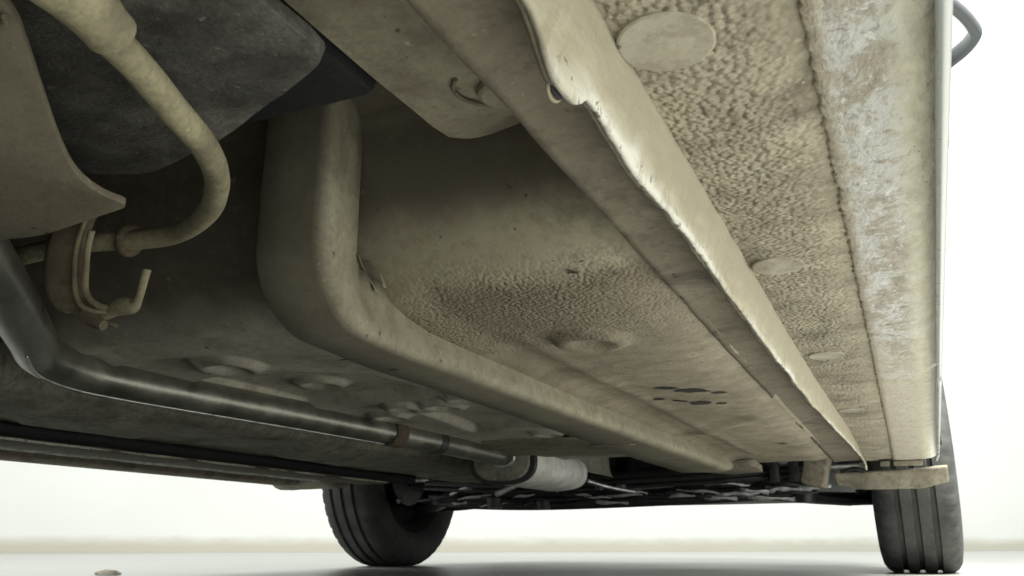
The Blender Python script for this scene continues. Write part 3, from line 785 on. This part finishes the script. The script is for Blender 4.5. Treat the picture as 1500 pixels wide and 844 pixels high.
# ---- front wheels
R_T, W_T, Y_T = .278, .168, 2.235
def tyre_prof():
    h = W_T / 2
    p = [(-h * .72, .172), (-h * .90, .185), (-h * 1.0, .212), (-h * 1.0, .235), (-h * .95, .256), (-h * .86, .2675), (-h * .74, .2735)]
    rib = []
    for gx in (-.42, -.02, .40):
        rib += [(h * (gx - .075), .2765), (h * (gx - .045), .2690), (h * (gx + .045), .2690), (h * (gx + .075), .2765)]
    p += [(-h * .62, .2755)] + rib + [(h * .62, .2755), (h * .74, .2735), (h * .86, .2675), (h * .95, .256), (h * 1.0, .235), (h * 1.0, .212), (h * .90, .185), (h * .72, .172)]
    return p
TP = tyre_prof()
def wheel(cx, cy):
    rim = lathe('wheel', [(-.06, .02), (-.03, .06), (-.02, .12), (-.055, .150), (-.066, .168), (-.072, .180), (-.066, .184), (-.04, .172), (.04, .172), (.066, .184), (.072, .180), (.066, .168), (.03, .150), (.02, .12), (.03, .06), (.03, .02)], M['hub'], car, (cx, cy, R_T - .004), 64)
    def fn(i, k, ax, r):
        if .7 < abs(ax) / (W_T / 2) < .97 and r > .25 and k % 5 == 0: return r - .0042
        return r
    t = lathe('tyre', TP, M['tyre'], rim, (cx, cy, R_T - .004), 220, fn)
    for v in t.data.vertices:
        if v.co.z < .0015: 
            v.co.z = .0008 + .0003 * (v.co.z < -.004) + (.006 if .264 < math.hypot(v.co.y - cy, v.co.z - R_T + .004) < .2692 and v.co.z > -.1 and abs(v.co.x - cx) < .04 else 0)
    # brake drum and hub inside
    s = -1 if cx > CX else 1
    lathe('brake_disc', [(s * .02, .02), (s * .02, .105), (s * .034, .108), (s * .05, .105), (s * .052, .05), (s * .075, .045), (s * .075, .0)], M['grease'], rim, (cx, cy, R_T - .004), 48)
    return rim
wr = wheel(.018, Y_T); wl = wheel(-1.386, Y_T)
wheel(.018, Y_T - 2.76 - .03); wheel(-1.386, Y_T - 2.79)
tube('balance_weight', [(-1.298, 2.115, .176), (-1.303, 2.135, .182)], .007, M['alu'], wl, seg=10)

# ---- spray deflector in front of the right tyre, and its brackets
de = sheet('spray_deflector', [[(x, 1.90 + .02 * u + .006 * nz(x * 25, 1), H + lerp(.142 - .004 * sm(.04, -.1, x) + .004 * sm(.03, .08, x), .1055 + .010 * sm(-.07, -.125, x) + .012 * sm(.03, .085, x) + .0015 * nz(x * 60, 4), u)) for x in frange(-.128, .082, 40)] for u in frange(0, 1, 8)], M['deflector'], car, .005)
for (x, wd) in ((-.068, .010), (-.028, .016), (.012, .05)):
    boxpart('bracket', (x, 1.83, H + .150), (wd, .12, .010), M['deflector'], de, ('X', .12), .002)
tube('bracket_wire', [(-.112, 1.86, H + .137), (-.085, 1.85, H + .142), (-.068, 1.85, H + .136)], .004, M['grease'], de, seg=8)
boxpart('liner_fold', (-.158, 1.88, H + .150), (.045, .10, .08), M['deflector'], car, ('Y', .25), .006)
# wheel-arch liners
def liner(cx, sgn):
    rows = []
    for a in frange(-.15, math.pi + .15, 24):
        rows.append([(cx + sgn * xx, Y_T + .335 * math.cos(a), .30 + .335 * math.sin(a)) for xx in (-.16, -.05, .06)])
    sheet('wheel_arch_liner', rows, M['void'], car, .003)
liner(.018, 1); liner(-1.386, -1)

# ---- front subframe, arms, engine underside
bm = bmesh.new()
prof = [(-1.15, 2.10), (-.95, 2.06), (-.45, 2.06), (-.22, 2.10), (-.22, 2.20), (-.45, 2.19), (-.95, 2.19), (-1.15, 2.20)]
sub = plate('subframe', prof, lambda x, y: .158 + .02 * sm(-.5, -.2, x) + .02 * sm(-.9, -1.15, x) + .004 * nz(x * 10, y * 10), .05, M['grease'], car, r=.03, bev=.006)
for s in (1, -1):
    def mx(x): return x if s == 1 else 2 * CX - x
    arm = tube('control_arm', [(mx(-.30), 2.02, .185), (mx(-.22), 2.10, .170), (mx(-.14), 2.18, .160), (mx(-.075), 2.235, .162)], .018, M['grease'], car, seg=14, sx=1.5, sy=.7)
    tube('arm_leg', [(mx(-.33), 2.32, .185), (mx(-.22), 2.28, .172), (mx(-.12), 2.24, .163)], .015, M['grease'], arm, seg=12)
    tube('ball_joint', [(mx(-.085), 2.235, .150), (mx(-.085), 2.235, .185)], .022, M['grease'], arm, seg=14)
    tube('drive_shaft', [(mx(-.05), 2.235, .275), (mx(-.28), 2.24, .262), (mx(-.45), 2.25, .258)], lambda t: .016 + .022 * math.exp(-((t - .22) / .12) ** 2), M['grease'], car, seg=16)
    tube('tie_rod', [(mx(-.07), 2.12, .235), (mx(-.40), 2.10, .225)], .009, M['alu'], car, seg=10)
# engine and gearbox seen between the members
bm = bmesh.new(); box(bm, (-.45, 2.32, .262), (.34, .34, .14), None, .03)
eng = from_bm('gearbox', bm, M['grease'], car)
for k in range(6): boxpart('cooling_rib', (-.58 + k * .05, 2.155, .215 + .006 * (k % 3)), (.012, .02, .06), M['alu'], eng, ('Y', .5 - .2 * k), .003)
bm = bmesh.new(); box(bm, (-.86, 2.34, .245), (.36, .30, .12), None, .025)
oil = from_bm('oil_pan', bm, M['grease'], car)
random.seed(21)
# alloy castings, clips and stays along the front beam: bright bits between dark ones
for k in range(38):
    x = -1.12 + .0255 * k + random.uniform(-.012, .012)
    z = .153 + .024 * random.random() + .022 * sm(-.30, -.15, x)
    l = random.uniform(.018, .05)
    ang = random.uniform(-.12, .12)
    m_ = random.choice(('casting', 'grease', 'casting', 'grease'))
    pts = [(x - l, 2.040 + .012 * random.random(), z - ang * l), (x - l * .3, 2.036, z + random.uniform(-.002, .002)), (x + l * .4, 2.036, z + random.uniform(-.002, .002)), (x + l, 2.042, z + ang * l)]
    tube('beam_bracket', [(p[0], p[1] - .068, p[2] - .002) for p in pts], lambda t, q=random.uniform(.004, .008): q * (.7 + .3 * math.sin(t * 7 + q * 900)), M[m_], sub, seg=8, n=5, sx=.5, sy=.75)
for (z_, r_, y_, m_) in ((.158, .012, 2.05, 'grease'), (.215, .016, 2.03, 'grease'), (.172, .0065, 2.02, 'grease'), (.190, .0045, 1.99, 'grease'), (.203, .008, 2.0, 'grease')):
    tube('cross_bar', [(-1.16, y_ + .03, z_ + .012), (-1.0, y_, z_), (-.8, y_ - .005, z_ - .004), (-.5, y_ - .006, z_ + .002), (-.3, y_, z_ + .010), (-.18, y_ + .03, z_ + .022)], r_, M[m_], sub, seg=10, n=8)
for k in range(9):
    x = -1.02 + .095 * k + random.uniform(-.02, .02)
    tube('beam_rod', [(x - .05, 2.0 + .03 * random.random(), .180 + .025 * random.random()), (x, 1.995, .185 + .02 * random.random()), (x + .05, 2.02, .182 + .025 * random.random())], random.uniform(.003, .0055), M[random.choice(('grease', 'alu', 'grease'))], sub, seg=8, n=5)
for (x, y, z, r) in ((-.80, 1.97, .150, .018), (-.93, 1.97, .158, .022), (-.33, 1.98, .170, .016), (-.80, 2.05, .160, .016), (-.62, 1.86, .182, .010), (-.545, 1.78, .176, .010), (-.205, 2.06, .164, .026), (-.40, 2.04, .176, .013)):
    bm = bmesh.new(); bmesh.ops.create_cone(bm, cap_ends=True, segments=20, radius1=r * .8, radius2=r, depth=r * 1.1)
    bmesh.ops.translate(bm, vec=(x, y, z), verts=bm.verts); from_bm('mount_bush', bm, M['grease'], sub)
plate('rail_foot', [(-.37, 1.60), (-.24, 1.60), (-.245, 1.74), (-.34, 1.76)], lambda x, y: H + .132 + .003 * nz(x * 30, y * 30), .012, M['deflector'], car, r=.02)
for x in (-.255, -.215): boxpart('body_strut', (x, 1.98, .24), (.020, .03, .10), M['grease'], car, None, .003)
# undertray and bumper close the front
plate('undertray', [(-1.30, 2.42), (-.07, 2.42), (-.10, 2.92), (-1.27, 2.92)], lambda x, y: .190 + .008 * math.sin(x * 9), .006, M['black'], car, r=.05)

# ---- body sides, doors, glass, roof
def side_x(y, t):
    """outer body line (t runs 0 bottom to 1 roof rail), right side"""
    b = sk_out(min(y, 1.74)) - .004
    K = [(0, .215, b - .002), (.16, .30, b + .003), (.34, .45, .071), (.52, .62, .103), (.66, .77, .133), (.74, .87, .128), (.80, .93, .108), (1.0, 1.38, -.075)]
    for (t0, z0, x0), (t1, z1, x1) in zip(K, K[1:]):
        if t <= t1:
            f = (t - t0) / (t1 - t0)
            return lerp(x0, x1, f) - .030 * sm(1.75, 2.9, y) - .03 * sm(-.2, -1.1, y), lerp(z0, z1, f)
    return K[-1][2], K[-1][1]
def arch(y):
    best = 0
    for cy in (Y_T, Y_T - 2.79):
        d = abs(y - cy)
        if d < .345: best = max(best, .30 + math.sqrt(.345 ** 2 - d * d) * .98)
    return best
def side_panel(name, y0, y1, t0, t1, mat, mirror, off=0.0):
    rows = []
    n = max(8, int((y1 - y0) / .025))
    for y in frange(y0, y1, n):
        r = []
        for t in frange(t0, t1, 16):
            x, z = side_x(y, t)
            za = arch(y)
            if z < za: 
                z = za if t0 < .3 else z
                # find x on the body line at that height
                for tt in frange(0, 1, 60):
                    xx, zz2 = side_x(y, tt)
                    if zz2 >= z: x = xx; break
            x += off
            r.append((x if not mirror else 2 * CX - x, y, z))
        rows.append(r)
    return sheet(name, rows, mat, car, .004, 30, -1 if not mirror else 1)
for mir in (False, True):
    side_panel('rear_fender', -1.15, .095, 0, .78, M['body'], mir)
    d1 = side_panel('rear_door', .10, .915, 0, .78, M['body'], mir)
    d2 = side_panel('front_door', .92, 1.735, 0, .78, M['body'], mir)
    side_panel('front_fender', 1.74, 2.95, 0, .74, M['body'], mir)
    side_panel('window', .10, .90, .78, .97, M['glass'], mir, -.004)
    side_panel('window', .95, 1.62, .78, .97, M['glass'], mir, -.004)
    side_panel('roof_rail', -1.1, 1.62, .97, 1.0, M['body'], mir)
    side_panel('door_pillar', .895, .955, .78, .97, M['body'], mir, -.002)
    side_panel('rear_quarter', -1.1, .095, .78, .97, M['body'], mir)
    for yy, dd in ((1.262, d2), (.30, d1)):
        x0 = side_x(yy, .62)[0] - .003
        zz = .772
        def X(x): return x if not mir else 2 * CX - x
        zz = .783; xb = .137
        hp = [(X(xb - .012), yy - .098, zz), (X(xb + .003), yy - .072, zz), (X(xb + .020), yy - .038, zz - .001), (X(xb + .0345), yy + .002, zz - .002), (X(xb + .0360), yy + .018, zz - .002), (X(xb + .026), yy + .050, zz - .001), (X(xb + .006), yy + .082, zz), (X(xb - .012), yy + .104, zz)]
        h = tube('door_handle', hp, lambda t: .0080 + .0015 * t, M['handle'], dd, seg=16, n=8, sx=1.0, sy=1.4)
        tube('handle_skin', [(X(X(p[0]) + .0065), p[1] + .004, p[2] + .008) for p in hp[3:7]], .0062, M['body'], h, seg=14, n=8, sx=.7, sy=1.3)
    # folded mirror
    X = (lambda x: x) if not mir else (lambda x: 2 * CX - x)
    bm = bmesh.new(); bmesh.ops.create_uvsphere(bm, u_segments=24, v_segments=14, radius=1)
    bmesh.ops.scale(bm, vec=(.045, .10, .065), verts=bm.verts); bmesh.ops.translate(bm, vec=(X(.143), 1.93, .935), verts=bm.verts)
    mo = from_bm('door_mirror', bm, M['body'], car)
bm = bmesh.new(); box(bm, (CX, .26, 1.385), (1.22, 2.72, .03), None, .012); from_bm('roof', bm, M['body'], car)
rows = [[(lerp(2 * CX - side_x(y, .74)[0], side_x(y, .74)[0], u), y, .87 + .06 * math.sin(u * math.pi) - .10 * sm(2.4, 2.95, y)) for u in frange(0, 1, 14)] for y in frange(1.74, 2.95, 16)]
sheet('bonnet', rows, M['body'], car, .004)
rows = [[(lerp(CX - .60 - .1 * (1 - v), CX + .60 + .1 * (1 - v), u), lerp(1.60, 1.95, 1 - v), lerp(.90, 1.375, v)) for u in frange(0, 1, 10)] for v in frange(0, 1, 6)]
sheet('windscreen', rows, M['glass'], car, .004)
rows = [[(lerp(CX - .76 + .06 * abs(2 * v - 1), CX + .76 - .06 * abs(2 * v - 1), u), 2.95 + .10 * math.sin(u * math.pi), lerp(.19, .80, v)) for u in frange(0, 1, 16)] for v in frange(0, 1, 8)]
sheet('front_bumper', rows, M['body'], car, .004)
rows = [[(lerp(CX - .72, CX + .72, u), -1.13 - .05 * math.sin(u * math.pi), lerp(.22, 1.37, v)) for u in frange(0, 1, 12)] for v in frange(0, 1, 8)]
sheet('tailgate', rows, M['body'], car, .004)

# bare patches where the floor coat has flaked off
for (x, y, lx, ly, a) in ((-.200, .812, .011, .006, .5), (-.180, .838, .015, .010, .4), (-.158, .862, .007, .005, .2), (-.208, .900, .010, .004, .9), (-.190, .922, .012, .011, .3), (-.225, .880, .006, .006, 0), (-.170, .935, .005, .005, .2), (-.165, .455, .003, .002, .5), (-.16, 1.35, .006, .008, .1)):
    bm = bmesh.new(); vs = []
    zz = [z for yy_, z in YZP if yy_ >= y][0]
    for k in range(56):
        t = 2 * math.pi * k / 56; rr = 1 + .6 * nz(math.cos(t) * 2.6 + x * 90, math.sin(t) * 2.6 + y * 90) + .45 * nz(math.cos(t) * 8 + x * 40, math.sin(t) * 8 + y * 40)
        px, py = lx * rr * math.cos(t), ly * rr * math.sin(t)
        X_, Y_ = x + px * math.cos(a) - py * math.sin(a), y + px * math.sin(a) + py * math.cos(a)
        vs.append(bm.verts.new((X_, Y_, H + zz + floor_dz(X_, Y_) - .0019)))
    bm.faces.new(vs); bmesh.ops.triangulate(bm, faces=bm.faces)
    from_bm('bare_patch', bm, M['chip'], floor_pan)

# ------------------------------------------------------------------ litter on the floor
bm = bmesh.new()
bmesh.ops.create_icosphere(bm, subdivisions=3, radius=1)
for v in bm.verts:
    v.co *= 1 + .25 * nz(v.co.x * 1.6, v.co.y * 1.6, v.co.z * 1.6)
    v.co = Vector((v.co.x * .032, v.co.y * .018, max(0, v.co.z) * .010 + .001))
bmesh.ops.translate(bm, vec=(-1.515, 1.350, 0), verts=bm.verts)
leb = from_bm('dirt_clod', bm, M['tunnel'])
leb['label'] = 'small flat grey clod of dirt lying on the white floor'
leb['category'] = 'dirt clod'
